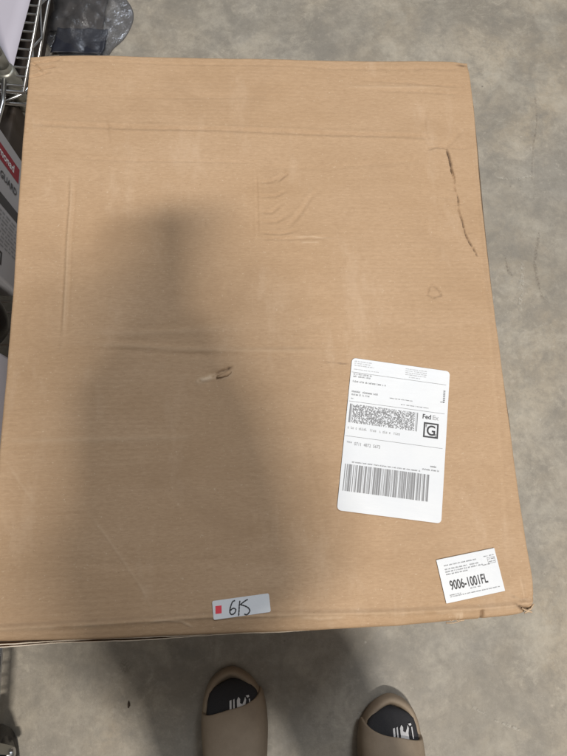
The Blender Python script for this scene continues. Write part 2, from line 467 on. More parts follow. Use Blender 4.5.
    line(cutp[:4], .0012, -.0024, 1.0, 0, .003)
    line(cutp[2:], .00075, -.0018, 1.0, 0, .002, .0005)
    for a, b in (((0.2099, 0.1401), (0.2245, 0.1377)), ((0.2146, 0.1204), (0.2284, 0.1216)), ((0.2266, 0.0864), (0.2381, 0.0875)), ((0.2019, 0.1302), (0.2198, 0.1265))):
        line([a, b], .0010, -.0006, .14, 0, .004)
    line([(0.1824, 0.0271), (0.1903, 0.0191), (0.1919, 0.0134), (0.1830, 0.0112), (0.1768, 0.0147), (0.1812, 0.0260)], .0010, -.0009, .35, 0, .0001)
    line([(0.1841, 0.0225), (0.1867, 0.0157)], .003, .0006)
    line([(0.1900, 0.1945), (0.1903, 0.1501), (0.1921, 0.1010), (0.1927, 0.0419)], .004, -.0004)
    # puncture in the middle of the panel
    line([(-0.0600, -0.0731), (-0.0520, -0.0672), (-0.0421, -0.0654), (-0.0330, -0.0604), (-0.0300, -0.0595)], .0030, -.0018, 0, .12, .008)
    line([(-0.0491, -0.0673), (-0.0431, -0.0643), (-0.0320, -0.0604)], .0009, -.0024, .75, 0, .004)
    line([(-0.0649, -0.0740), (-0.0580, -0.0722), (-0.0511, -0.0693)], .0024, .0020, 0, .75, .003)
    line([(-0.0481, -0.0714), (-0.0382, -0.0716), (-0.0331, -0.0676), (-0.0320, -0.0615)], .0018, .0008, .10, .25, .004)
    line([(-0.0679, -0.0658), (-0.0580, -0.0629), (-0.0480, -0.0611)], .004, -.0012)
    line([(0.0634, -0.0574), (0.0746, -0.0587), (0.0869, -0.0600)], .0009, -.0012, .55, 0, .005)
    # pale rubbed lines, lower left
    line([(-0.2486, -0.1410), (-0.2314, -0.1667), (-0.2116, -0.1947)], .0010, .0003, 0, .15)
    line([(-0.1681, -0.1965), (-0.1518, -0.2178), (-0.1191, -0.2631), (-0.1054, -0.2868)], .0010, .0003, 0, .15)
    line([(-0.2133, -0.1965), (-0.1879, -0.1984), (-0.1617, -0.1967)], .0016, -.0008, .12)
    line([(-0.2522, -0.1286), (-0.1688, -0.1294), (-0.0642, -0.1298)], .003, .0005, 0, .12)
    line([(-0.2268, -0.2364), (-0.1375, -0.2458), (-0.0372, -0.2451)], .004, -.0004)
    line([(0.0336, -0.1260), (0.0499, -0.1941), (0.0620, -0.2496)], .004, -.0005)
    # score parallel to the right edge
    line([(0.2478, 0.1885), (0.2405, 0.0071), (0.2351, -0.1523), (0.2286, -0.2844)], .003, -.0008)
    line([(0.2394, 0.0071), (0.2341, -0.1523), (0.2283, -0.2572)], .002, .0004, 0, .05)
    # fold along the front edge and the sloping strip below it
    fold = [(-0.2537, -0.2948), (-0.2401, -0.2939), (-0.1450, -0.2940), (-0.0561, -0.2935), (0.0259, -0.2961), (0.1190, -0.2992), (0.1984, -0.2997), (0.2493, -0.2979)]
    fx = np.array([q[0] for q in fold]); fy = np.array([q[1] for q in fold])
    FY = np.interp(X, fx, fy)
    below = np.clip(FY - Y, 0, None)
    Z -= np.minimum(below * .36, .007)
    Z += .0013 * np.exp(-((Y - FY) / .0016) ** 2)
    PALE = np.maximum(PALE, .22 * np.exp(-((Y - FY + .0012) / .0018) ** 2) * (.6 + jag2).clip(0, 1))
    CUT = np.maximum(CUT, .16 * np.exp(-((Y - FY - .0030) / .0014) ** 2))
    ax = (0.1980, -0.3023)[0]
    Z -= .0035 * np.exp(-((X - ax) / .0016) ** 2) * (below > 0) * np.clip(below / .002, 0, 1)
    CUT = np.maximum(CUT, .5 * np.exp(-((X - ax) / .0012) ** 2) * np.clip(below / .003, 0, 1))
    # crumpled stretch of the front strip
    a0, a1 = (0.1526, -0.3052)[0], (0.1850, -0.3069)[0]
    inb = np.clip((X - a0) / .006, 0, 1) * np.clip((a1 - X) / .006, 0, 1) * np.clip(below / .004, 0, 1)
    Z += inb * .0010 * np.clip(jag2, -1, 1)
    PALE = np.maximum(PALE, inb * .45 * np.clip(jag2 * 2 - .3, 0, 1))
    CUT = np.maximum(CUT, inb * .45 * np.clip(-jag2 * 2 - .4, 0, 1))
    line([(-0.1097, -0.2950), (-0.0964, -0.2940), (-0.0812, -0.2965), (-0.0705, -0.3029)], .0010, .0008, .10, .35, .004)
    line([(0.0258, -0.2986), (0.0441, -0.3013), (0.0673, -0.3008)], .0012, .0006, 0, .3, .004)
    # crushed corners
    g = np.exp(-((X + W2) ** 2 + (Y - L2) ** 2) / .022 ** 2); Z -= .0015 * g
    for a, b in (((-0.2506, 0.2936), (-0.2161, 0.2996)), ((-0.2501, 0.2857), (-0.2200, 0.2903)), ((-0.2517, 0.2752), (-0.2283, 0.2822)), ((-0.2510, 0.2988), (-0.2347, 0.2808))):
        line([a, b], .0013, -.0014, .22, 0, .006, .0006)
    g = np.exp(-((X - W2) ** 2 + (Y + L2) ** 2) / .017 ** 2); Z -= .008 * g * (1 + .4 * jag)
    line([(0.2308, -0.2970), (0.2380, -0.3017), (0.2473, -0.3049)], .0018, -.004, .75, 0, .003)
    line([(0.2279, -0.2897), (0.2371, -0.2937), (0.2469, -0.2942)], .0014, -.002, .30, .2, .003)
    line([(0.2383, -0.2713), (0.2403, -0.2850), (0.2427, -0.2958)], .0014, -.0014, .18, .2, .004)
    g = np.exp(-((X - W2) ** 2 + (Y - L2) ** 2) / .010 ** 2); Z -= .002 * g; CUT = np.maximum(CUT, .75 * np.exp(-((X - W2 + .006) ** 2 / .006 ** 2 + (Y - L2 + .0015) ** 2 / .0014 ** 2)))
    # frayed fibres along the back edge
    line([(0.0530, 0.2974), (0.1473, 0.2966), (0.2496, 0.2960)], .0014, -.0010, .14)
    line([(-0.2443, 0.2963), (-0.1185, 0.2978), (0.0531, 0.2988)], .0012, -.0006, .10)
    # rounded rim
    DX = W2 - np.abs(S) * W2; DYb = np.where(T > 0, L2 - T * L2, 9); DYf = np.where(T < 0, L2 + T * L2, 9)
    r = .0035
    q = np.clip(r - np.minimum(np.minimum(DX, DYb), DYf), 0, r); Z -= (r - np.sqrt(np.maximum(r * r - q * q, 0)))
    Z += jag * .00012
    Z = np.minimum(Z, .004) + HB - .0006
    V = np.stack([X, Y, Z], -1).reshape(-1, 3).astype(np.float32)
    idx = np.arange(nx * ny).reshape(ny, nx)
    Fq = np.stack([idx[:-1, :-1], idx[:-1, 1:], idx[1:, 1:], idx[1:, :-1]], -1).reshape(-1, 4).astype(np.int32)
    me = bpy.data.meshes.new('top_panel')
    me.vertices.add(len(V)); me.vertices.foreach_set('co', V.ravel())
    me.loops.add(Fq.size); me.loops.foreach_set('vertex_index', Fq.ravel())
    me.polygons.add(len(Fq)); me.polygons.foreach_set('loop_start', np.arange(0, Fq.size, 4, dtype=np.int32))
    me.update(calc_edges=True)
    me.polygons.foreach_set('use_smooth', np.ones(len(Fq), dtype=bool))
    for nm, arr in (('cut', CUT), ('pale', PALE)):
        at = me.attributes.new(nm, 'FLOAT', 'POINT'); at.data.foreach_set('value', np.clip(arr, 0, 1).ravel().astype(np.float32))
    return link('top_panel', me, M_CARDTOP, carton)
make_top()

def wall_panel(name, p0, p1, ztop, thick, out, wave=.0, mat=M_CARD, z0=0.0, edge_mat=None, path=None):
    # corrugated wall: a slab between two floor points, with an uneven upper edge
    p0 = Vector((p0[0], p0[1], 0)); p1 = Vector((p1[0], p1[1], 0)); o = Vector((out[0], out[1], 0))
    n = 60; bm = bmesh.new(); cols = []
    for i in range(n + 1):
        f = i / n; p = p0.lerp(p1, f)
        if path is not None: p.y += float(np.interp(p.x, [q[0] for q in path], [q[1] for q in path]))
        zt = ztop + wave * (math.sin(f * 9 + 1) * .6 + math.sin(f * 31) * .3 + random.uniform(-.3, .3))
        ww = wave * .8 * (math.sin(f * 13 + 2) + random.uniform(-.3, .3))
        col = []
        for z, k in ((z0, 0), (zt * .5, .3), (zt - .02, .6), (zt, 1)):
            for s in (0, thick):
                col.append(bm.verts.new(Vector((0, 0, z)) + p + o * (s + ww * k)))
        cols.append(col)
    for a, b in zip(cols[:-1], cols[1:]):
        for r in range(3):
            bm.faces.new((a[2 * r], b[2 * r], b[2 * r + 2], a[2 * r + 2]))
            bm.faces.new((a[2 * r + 1], a[2 * r + 3], b[2 * r + 3], b[2 * r + 1]))
        f = bm.faces.new((a[6], b[6], b[7], a[7])); f.material_index = 1
        bm.faces.new((a[0], a[1], b[1], b[0]))
    for c in (cols[0], cols[-1]):
        for r in range(3): bm.faces.new((c[2 * r], c[2 * r + 1], c[2 * r + 3], c[2 * r + 2]))
    bmesh.ops.recalc_face_normals(bm, faces=bm.faces)
    me = bpy.data.meshes.new(name); bm.to_mesh(me); bm.free()
    me.materials.append(mat); me.materials.append(edge_mat or M_EDGE)
    return link(name, me, None, carton)
wall_panel('side_panel', (-.2490, -.297), (-.2490, .299), .4155, .004, (1, 0))
wall_panel('side_panel', (.2435, -.290), (.2435, .297), .4155, .004, (-1, 0))
wall_panel('back_panel', (-.2440, .2980), (.2390, .2980), .4155, .004, (0, -1))
wall_panel('front_panel', (-.2440, -.2970), (.2380, -.2955), .4095, .004, (0, 1))
FE = [(-0.2599, -0.3061), (-0.2427, -0.3054), (-0.1554, -0.3077), (-0.0568, -0.3096), (0.0260, -0.3106), (0.1201, -0.3121), (0.1683, -0.3111), (0.1977, -0.3100)]
M_EDGE_SHADE = plain('front_edge_shade', (0.07, 0.045, 0.028), 0.9, 0, 0.3, 300)  # dark colour paints the shade inside the carton's front edge
wall_panel('front_flap', (-.2500, .0004), (.185, .0030), .4075, .0024, (0, -1), .0003, M_CARD, .02, M_EDGE_SHADE, FE)  # ply added for its dark top edge, a painted shade gap
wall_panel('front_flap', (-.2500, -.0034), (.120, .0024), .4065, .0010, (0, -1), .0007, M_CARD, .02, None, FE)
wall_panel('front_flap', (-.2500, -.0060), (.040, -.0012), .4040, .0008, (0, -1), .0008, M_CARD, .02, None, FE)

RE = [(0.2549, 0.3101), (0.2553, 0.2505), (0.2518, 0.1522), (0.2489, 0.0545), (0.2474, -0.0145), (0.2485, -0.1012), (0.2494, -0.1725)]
def rim_shade_strip(pts):
    # added dark strip, its colour painting a shade line along the right rim
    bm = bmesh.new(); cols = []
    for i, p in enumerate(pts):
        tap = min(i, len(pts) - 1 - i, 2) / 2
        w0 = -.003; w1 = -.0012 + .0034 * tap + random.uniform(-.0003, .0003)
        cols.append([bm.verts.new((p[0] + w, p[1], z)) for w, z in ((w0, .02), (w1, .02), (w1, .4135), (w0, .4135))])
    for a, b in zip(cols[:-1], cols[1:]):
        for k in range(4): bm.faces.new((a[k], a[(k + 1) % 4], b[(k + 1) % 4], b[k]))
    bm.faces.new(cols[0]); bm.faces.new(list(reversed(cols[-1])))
    return bm_obj('side_shade_strip', bm, plain('rim_shade_brown', (.11, .078, .052), .9, 0, .3, 300), carton, False)
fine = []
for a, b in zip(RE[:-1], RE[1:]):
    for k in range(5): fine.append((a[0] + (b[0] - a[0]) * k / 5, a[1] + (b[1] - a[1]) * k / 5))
rim_shade_strip(fine)

# torn shreds on the front edge and corner
def shred(name, pts, w, lift):
    bm = bmesh.new(); rows = []
    n = len(pts)
    for i, p in enumerate(pts):
        q = Vector(pts[min(i + 1, n - 1)]); r = Vector(pts[max(i - 1, 0)])
        d = (q - r).normalized(); s = Vector((-d.y, d.x, random.uniform(-.5, .5))).normalized()
        ww = w * random.uniform(.5, 1.1)
        c = Vector(p) + Vector((0, 0, random.uniform(0, lift)))
        rows.append([bm.verts.new(c - s * ww), bm.verts.new(c + Vector((0, 0, lift * .5))), bm.verts.new(c + s * ww)])
    for a, b in zip(rows[:-1], rows[1:]):
        for k in range(2): bm.faces.new((a[k], a[k + 1], b[k + 1], b[k]))
    o = bm_obj(name, bm, M_TORN, carton)
    md = o.modifiers.new('solid', 'SOLIDIFY'); md.thickness = .0006
    return o
for pp in (([(0.1567, -0.3086), (0.1645, -0.3072), (0.1691, -0.3101), (0.1741, -0.3086)]), ([(0.1713, -0.3076), (0.1758, -0.3105), (0.1817, -0.3099)]), ([(0.1641, -0.3116), (0.1717, -0.3120), (0.1787, -0.3106)])):
    shred('torn_liner', [(x, y, .4125) for x, y in pp], .0007, .0012)
for pp in (([(0.2395, -0.3022), (0.2441, -0.3051), (0.2483, -0.3035), (0.2519, -0.2992)]), ([(0.2409, -0.3067), (0.2451, -0.3052), (0.2489, -0.3063)])):
    shred('torn_liner', [(x, y, .4125) for x, y in pp], .0010, .0015)
shred('torn_liner', [(x, y, .4215) for x, y in ((-0.0471, -0.0704), (-0.0421, -0.0695), (-0.0371, -0.0676), (-0.0331, -0.0646))], .0024, .0006).data.materials[0] = M_CARD

# ------------------------------------------------------------------ labels
def label_sheet(name, label, c, ang, w, h, rad, lift, parent):
    """flat sheet, origin at its upper left corner, x to the right, y up"""
    bm = bmesh.new(); ring = []
    for (cx, cy, a0) in ((w - rad, -rad, 0), (rad, -rad, 90), (rad, -h + rad, 180), (w - rad, -h + rad, 270)):
        for k in range(6):
            a = math.radians(a0 + k * 18); ring.append((cx + rad * math.cos(a), cy + rad * math.sin(a)))
    top = [bm.verts.new((x, y, .00025)) for x, y in ring]; bot = [bm.verts.new((x, y, 0)) for x, y in ring]
    bm.faces.new(top); bm.faces.new(list(reversed(bot)))
    for k in range(len(ring)): bm.faces.new((bot[k], bot[(k + 1) % len(ring)], top[(k + 1) % len(ring)], top[k]))
    o = bm_obj(name, bm, M_LABEL, parent, False)
    o.location = (c[0], c[1], HB + lift); o.rotation_euler = (0, 0, ang)
    o['label'] = label
    return o

class Print:
    """collects flat ink shapes in label coordinates (metres from upper left corner)"""
    Z = .00045
    def __init__(self, conv): self.bm = bmesh.new(); self.cv = conv
    def quad(self, a, b, c, d):
        vs = [self.bm.verts.new((*self.cv(*q), self.Z)) for q in (a, b, c, d)]
        self.bm.faces.new(vs)
    def rect(self, x0, y0, x1, y1):   # metres
        vs = [self.bm.verts.new((x, y, self.Z)) for x, y in ((x0, -y1), (x1, -y1), (x1, -y0), (x0, -y0))]
        self.bm.faces.new(vs)
    def greek(self, x0, x1, y, h, seed=0, dens=.96):
        r = random.Random(seed); x = x0
        while x < x1:
            wl = r.randint(3, 8)
            for k in range(wl):
                if x > x1: break
                ch = h * .62
                if r.random() < dens:
                    t = r.random()
                    self.rect(x, y - h * (1 if t < .4 else .75), x + ch * .36, y)
                    if t > .15: self.rect(x + ch * .36, y - h * r.uniform(.15, .4), x + ch * .8, y)
                    if t > .45: self.rect(x + ch * .36, y - h * .75, x + ch * .82, y - h * .5)
                x += ch
            x += h * .6
    def done(self, name, mat, parent):
        o = bm_obj(name, self.bm, mat, parent, False)
        if name != 'red_square': o['kind'] = 'stuff'
        return o

FONT = None
def text_obj(name, body, x, y, size, mat, parent, shear=0.0, sx=1.0, z=.00048, bold=0.0, ang=0.0):
    cu = bpy.data.curves.new(name, 'FONT'); cu.body = body; cu.size = size; cu.shear = shear; cu.offset = bold
    tmp = bpy.data.objects.new('tmp', cu); COL.objects.link(tmp)
    dg = bpy.context.evaluated_depsgraph_get(); dg.update()
    me = bpy.data.meshes.new_from_object(tmp.evaluated_get(dg))
    bpy.data.objects.remove(tmp)
    me.name = name
    me.materials.clear()
    o = link(name, me, mat, parent)
    o.location = (x, y, z); o.scale = (sx, 1, 1); o.rotation_euler = (0, 0, ang)
    return o

def stroke(bm, pts, w, z, conv):
    P = [Vector(conv(*p)) for p in pts]
    # smooth with Catmull-Rom
    Q = []
    for i in range(len(P) - 1):
        a = P[max(i - 1, 0)]; b = P[i]; c = P[i + 1]; d = P[min(i + 2, len(P) - 1)]
        for k in range(6):
            t = k / 6
            Q.append(.5 * ((2 * b) + (c - a) * t + (2 * a - 5 * b + 4 * c - d) * t * t + (3 * b - a - 3 * c + d) * t ** 3))
    Q.append(P[-1]); rows = []
    for i, q in enumerate(Q):
        d = (Q[min(i + 1, len(Q) - 1)] - Q[max(i - 1, 0)]).normalized(); s = Vector((-d.y, d.x))
        ww = w * (.8 + .35 * math.sin(i * .9) ** 2) * (.6 if i in (0, len(Q) - 1) else 1)
        rows.append([bm.verts.new((*(q - s * ww), z)), bm.verts.new((*(q + s * ww), z))])
    for a, b in zip(rows[:-1], rows[1:]): bm.faces.new((a[0], a[1], b[1], b[0]))

# --- shipping label, 4 x 6 inch
LW, LH = .1020, .1524
p_tl, p_tr = (0.0905, -0.0538), (0.1894, -0.0708); p_bl, p_br = (0.0657, -0.2050), (0.1672, -0.2213)
u = Vector((p_tr[0] - p_tl[0] + p_br[0] - p_bl[0], p_tr[1] - p_tl[1] + p_br[1] - p_bl[1]))
ang = math.atan2(u.y, u.x)
def conv1(x, y):
    ux, uy, vx, vy = 432., 58., -50., 642.
    dx, dy = x - 93, y - 33; det = ux * vy - uy * vx
    return ((dx * vy - dy * vx) / det * LW, -(ux * dy - uy * dx) / det * LH)
l1 = label_sheet('shipping_label', 'tall white shipping label with barcodes', p_tl, ang, LW, LH, .004, .0006, carton)
pr = Print(conv1)
def m1(x, y): a = conv1(x, y); return a[0], -a[1]
x0 = .003
for i, (a, b, hh, sd) in enumerate(((.003, .020, .0011, 1), (.003, .019, .0011, 2), (.003, .023, .0011, 3), (.003, .028, .0009, 5))):
    pr.greek(a, b, .0035 + i * .0022 + (.0018 if i == 3 else 0), hh, sd)
for i in range(4): pr.greek(.056, .078, .0040 + i * .0020, .0009, 10 + i)
pr.greek(.060, .072, .0125, .0009, 31)
pr.done('fine_print', M_INK3, l1)
pr = Print(conv1)
pr.greek(.003, .021, .0172, .0017, 21); pr.greek(.003, .020, .0197, .0017, 22)
pr.greek(.003, .037, .0250, .0019, 23)
pr.greek(.003, .031, .0355, .0020, 24); pr.greek(.003, .022, .0386, .0018, 25)
pr.greek(.003, .005, .0425, .0012, 26)
pr.greek(.042, .066, .0368, .0010, 27); pr.greek(.054, .082, .0418, .0010, 28)
pr.greek(.094, .097, .0338, .0014, 29)
for k in range(7): pr.rect(.0965, .021 + k * .0019, .0985, .0222 + k * .0019)
pr.greek(.088, .096, .1000, .0019, 41); pr.greek(.080, .096, .1035, .0016, 42)
pr.greek(.010, .078, .1056, .0014, 43, .95)
pr.done('address_print', M_INK2, l1)
pr = Print(conv1)
for yy in (.0147, .0448, .0800): pr.rect(.001, yy, .099, yy + .00035)
pr.done('rule_lines', M_INK2, l1)
# stacked barcode
pr = Print(conv1); r = random.Random(5)
bx0, by0 = m1(85, 240); bx1, by1 = m1(368, 352)
by0, by1 = .0475, .0665; bx0, bx1 = .0025, .0720
pr.rect(bx0, by0, bx0 + .0016, by1); pr.rect(bx0 + .0021, by0, bx0 + .0025, by1); pr.rect(bx1 - .0008, by0, bx1, by1); pr.rect(bx1 - .0020, by0, bx1 - .0016, by1)
nr = 20; cw = .00062; x = bx0 + .0032
ncol = int((bx1 - .0026 - x) / cw)
for i in range(nr):
    run = 0
    for k in range(ncol):
        on = r.random() < .54
        if on:
            if run == 0: st = k
            run += 1
        if (not on or k == ncol - 1) and run:
            pr.rect(x + st * cw, by0 + i * (by1 - by0) / nr, x + (st + run) * cw, by0 + (i + 1) * (by1 - by0) / nr); run = 0
pr.done('stacked_barcode', M_INK2, l1)
# linear barcode
pr = Print(conv1); r = random.Random(9)
bx0, bx1, by0, by1 = .0035, .0880, .1075, .1335
x = bx0
while x < bx1:
    wv = r.choice((.0004, .0004, .0008, .0008, .0012, .0018)); pr.rect(x, by0, min(x + wv, bx1), by1); x += wv + r.choice((.0004, .0004, .0006, .0009, .0012))
pr.done('barcode', M_INK2, l1)
text_obj('carrier_logo', 'Fed', .0765, -.0525, .0066, M_INK, l1, 0, .95, bold=.00012)
text_obj('carrier_logo', 'Ex', .0868, -.0525, .0066, M_INK3, l1, 0, .95, bold=.00012)
text_obj('route_outline_print', '(9622)  0019  0000000000', .0020, -.0745, .0036, M_INK3, l1, 0, .9) if False else None
pr = Print(conv1); pr.greek(.0025, .055, .0728, .0026, 51, .85); pr.done('route_print', M_INK3, l1)
text_obj('tracking_number', '0711  4872  5673', .0105, -.0885, .0046, M_INK2, l1, 0, .80)
text_obj('tracking_caption', 'TRK#', .0028, -.0868, .0024, M_INK2, l1, 0, .9)
# G in a framed square
pr = Print(conv1); gx0, gy0, gs = .0785, .0560, .0152
for q in ((gx0, gy0, gx0 + gs, gy0 + .0016), (gx0, gy0 + gs - .0016, gx0 + gs, gy0 + gs), (gx0, gy0 + .0016, gx0 + .0016, gy0 + gs - .0016), (gx0 + gs - .0016, gy0 + .0016, gx0 + gs, gy0 + gs - .0016)): pr.rect(*q)
for k in range(3):   # ground pattern in the square's corners
    d = .0020 + k * .0011
    pr.rect(gx0 + .0019, gy0 + d, gx0 + .0034, gy0 + d + .0006); pr.rect(gx0 + gs - .0034, gy0 + gs - d, gx0 + gs - .0019, gy0 + gs - d + .0006)
pr.done('service_square', M_INK, l1)
text_obj('service_letter', 'G', gx0 + .0029, -(gy0 + .0125), .0140, M_INK, l1, 0, .95, bold=.00025)

# --- part number label
q_tl, q_tr, q_br, q_bl = (0.1579, -0.2540), (0.2160, -0.2447), (0.2198, -0.2840), (0.1656, -0.2910)
u = Vector((q_tr[0] - q_tl[0] + q_br[0] - q_bl[0], q_tr[1] - q_tl[1] + q_br[1] - q_bl[1])); ang2 = math.atan2(u.y, u.x)
W_2 = .0585; H_2 = .0395
l2 = label_sheet('part_number_label', 'small tilted white label with bold part number near the carton corner', q_tl, ang2, W_2, H_2, .0005, .0006, carton)
pr = Print(None)
pr.greek(.006, .038, .0070, .0012, 61); pr.greek(.006, .040, .0105, .0013, 62); pr.greek(.006, .043, .0128, .0013, 63); pr.greek(.006, .027, .0151, .0013, 64)
pr.greek(.043, .050, .0135, .0011, 65); pr.greek(.026, .037, .0312, .0012, 66); pr.greek(.005, .054, .0350, .0010, 67); pr.greek(.005, .016, .0335, .0010, 68)
pr.greek(.046, .056, .0060, .0010, 69)
for q in ((.049, .0072, .0565, .0075), (.049, .0125, .0565, .0128), (.049, .0075, .0493, .0125), (.0562, .0075, .0565, .0125)): pr.rect(*q)
pr.greek(.050, .0555, .0092, .0011, 70); pr.greek(.050, .0555, .0115, .0011, 71)
pr.done('fine_print', M_INK2, l2)
text_obj('part_number', '9006-1001FL', .0072, -.0288, .0118, M_INK, l2, .0, .60, bold=.0002)

# --- handwritten sticker
s_tl, s_tr, s_br, s_bl = (-0.0541, -0.2800), (-0.0019, -0.2757), (-0.0006, -0.2913), (-0.0525, -0.2954)
u = Vector((s_tr[0] - s_tl[0] + s_br[0] - s_bl[0], s_tr[1] - s_tl[1] + s_br[1] - s_bl[1])); ang3 = math.atan2(u.y, u.x)
W_3, H_3 = .0522, .0162
l3 = label_sheet('handwritten_sticker', 'narrow white sticker with a red square and black handwriting', s_tl, ang3, W_3, H_3, .0016, .0006, carton)
def conv3(x, y):
    ux, uy, vx, vy = 357., -50., 10., 110.
    dx, dy = x - 78, y - 195; det = ux * vy - uy * vx
    return ((dx * vy - dy * vx) / det * W_3, -(ux * dy - uy * dx) / det * H_3)
pr = Print(conv3); pr.quad((100, 270), (138, 265), (137, 219), (99, 224)); pr.done('red_square', M_RED, l3)
bm = bmesh.new()
stroke(bm, [(222, 190), (208, 196), (198, 215), (190, 242), (190, 262), (200, 272), (218, 264), (226, 246), (218, 236), (204, 238), (192, 250)], .00060, .00048, conv3)
bm_obj('handwriting', bm, M_INK, l3, False)
bm = bmesh.new(); stroke(bm, [(252, 190), (248, 220), (246, 250), (243, 280)], .00058, .00050, conv3); bm_obj('handwriting', bm, M_INK, l3, False)
bm = bmesh.new(); stroke(bm, [(302, 182), (284, 192), (262, 208), (258, 214), (280, 220), (304, 232), (313, 248), (305, 264), (292, 272), (278, 268)], .00060, .00052, conv3); bm_obj('handwriting', bm, M_INK, l3, False)

# ------------------------------------------------------------------ wire racks on the left
def wire_shelf(parent, x_in, y0, y1, depth, z, pitch, collar_pts):
    """shelf in rack coordinates; its long front side runs along y at x_in, the shelf reaches to x_in - depth"""
    R = .0030
    for (a, b) in (((x_in, y0), (x_in, y1)), ((x_in - depth, y0), (x_in - depth, y1)), ((x_in, y0), (x_in - depth, y0)), ((x_in, y1), (x_in - depth, y1))):
        for dz in (0, -.030):
            bm = bmesh.new(); add_tube(bm, [(a[0], a[1], z + dz), (b[0], b[1], z + dz)], R, 8); bm_obj('rim_wire', bm, M_CHROME, parent)
        # zigzag between the two rim wires
        d = Vector((b[0] - a[0], b[1] - a[1])); n = max(2, int(d.length / .045)); pts = []
        for k in range(n + 1):
            f = k / n; pts.append((a[0] + d.x * f, a[1] + d.y * f, z - (.002 if k % 2 == 0 else .028)))
        bm = bmesh.new(); add_tube(bm, pts, .0024, 6); bm_obj('truss_wire', bm, M_CHROME, parent)
    k = 0; y = y0 + pitch * .5; proto = None
    bm = bmesh.new(); add_tube(bm, [(x_in + .001, 0, z + .0045), (x_in - depth, 0, z + .0045)], .0017, 6)
    proto = bm_obj('rung_wire', bm, M_CHROME, parent); proto.location.y = y; y += pitch
    while y < y1:
        c = proto.copy(); COL.objects.link(c); c.parent = parent; c.location.y = y; y += pitch
    for f in (.33, .66):
        bm = bmesh.new(); add_tube(bm, [(x_in - depth * f, y0, z - .001), (x_in - depth * f, y1, z - .001)], R, 8); bm_obj('stringer_wire', bm, M_CHROME, parent)
    for (x, y) in collar_pts:
        bm = bmesh.new(); add_lathe(bm, [(.0150, -.034), (.0185, -.030), (.0165, .012), (.0150, .016)], (x, y, z), 20); bm_obj('collar', bm, M_POST, parent)

def post(parent, x, y, z0, z1):
    bm = bmesh.new(); prof = []; z = z0
    while z < z1 - .001:
        prof += [(.0127, z), (.0127, min(z + .0225, z1)), (.0118, min(z + .0230, z1)), (.0118, min(z + .0250, z1))]
        z += .0254
    add_lathe(bm, prof, (x, y, 0), 18)
    return bm_obj('post', bm, M_POST, parent)

RZ1 = -math.atan2(.017, .194)
rack = thing('wire_rack', 'chrome wire shelf rack under a pale liner sheet beyond the carton corner', 'rack', (-.3870, .5060, 0), RZ1)
# in rack space the near corner is at the origin
cps = ((-.030, .030), (-.38, .030), (-.030, .72), (-.38, .72))
wire_shelf(rack, 0, 0, .75, .41, .125, .0186, cps)
for (x, y) in cps: post(rack, x, y, .0, .46)
bm = bmesh.new(); add_tube(bm, [(-.030, .015, .135), (-.026, -.03, .133), (-.034, -.10, .128), (-.036, -.16, .120)], .0038, 10); bm_obj('brace_rod', bm, M_CHROME, rack)
# liner sheet lying on the shelf
def liner():
    bm = bmesh.new(); nx, ny = 12, 24; g = []
    R1 = Matrix.Rotation(RZ1, 3, 'Z'); o = Vector((-.3870, .5060, 0))
    A = [(-0.3834, 0.7577), (-0.3846, 0.6918), (-0.3962, 0.6066), (-0.4064, 0.5328)]
    top = []
    for j in range(ny + 1):
        f = j / ny
        # visible long edge of the sheet, measured on the shelf
        ex = -.4035 + (.044) * f; ey = .540 + .33 * f
        row = []
        for i in range(nx + 1):
            h = i / nx
            row.append(bm.verts.new((ex - .30 * h - .02 * h * (1 - f), ey - .01 * h, .1330 + .0012 * math.sin(f * 9 + h * 4) + .0012 * (1 + math.sin(h * 6 - f * 5)))))
        g.append(row)
    for j in range(ny):
        for i in range(nx): bm.faces.new((g[j][i], g[j + 1][i], g[j + 1][i + 1], g[j][i + 1]))
    o = bm_obj('liner_sheet', bm, M_LINER)
    md = o.modifiers.new('solid', 'SOLIDIFY'); md.thickness = .0012; md.offset = 1
    tag(o, 'pale lavender sheet lying on the wire shelf', 'sheet')
    return o
liner()

bm = bmesh.new(); add_box(bm, (0, 0, .038), (.40, .80, .076), None, .004)
db = bm_obj('under_shelf_shade_block', bm, plain('under_shelf_shade', (.055, .042, .034), .8, 0, .25, 25), None, False); db.location = (-.600, .760, 0); db.rotation_euler = (0, 0, RZ1)  # added block whose dark colour stands in for shade below the shelf
tag(db, 'added dark block standing in for the shade under the wire shelf', 'box')
RX = -.3720
trolley = thing('wire_trolley', 'wire shelf trolley on black casters alongside the carton holding upright boxes', 'trolley', (0, 0, 0))
cps2 = ((RX - .030, -.520), (RX - .36, -.520), (RX - .030, .30), (RX - .36, .30))
wire_shelf(trolley, RX, -.55, .33, .39, .125, .0175, cps2)
for (x, y) in cps2: post(trolley, x, y, .085, .40)

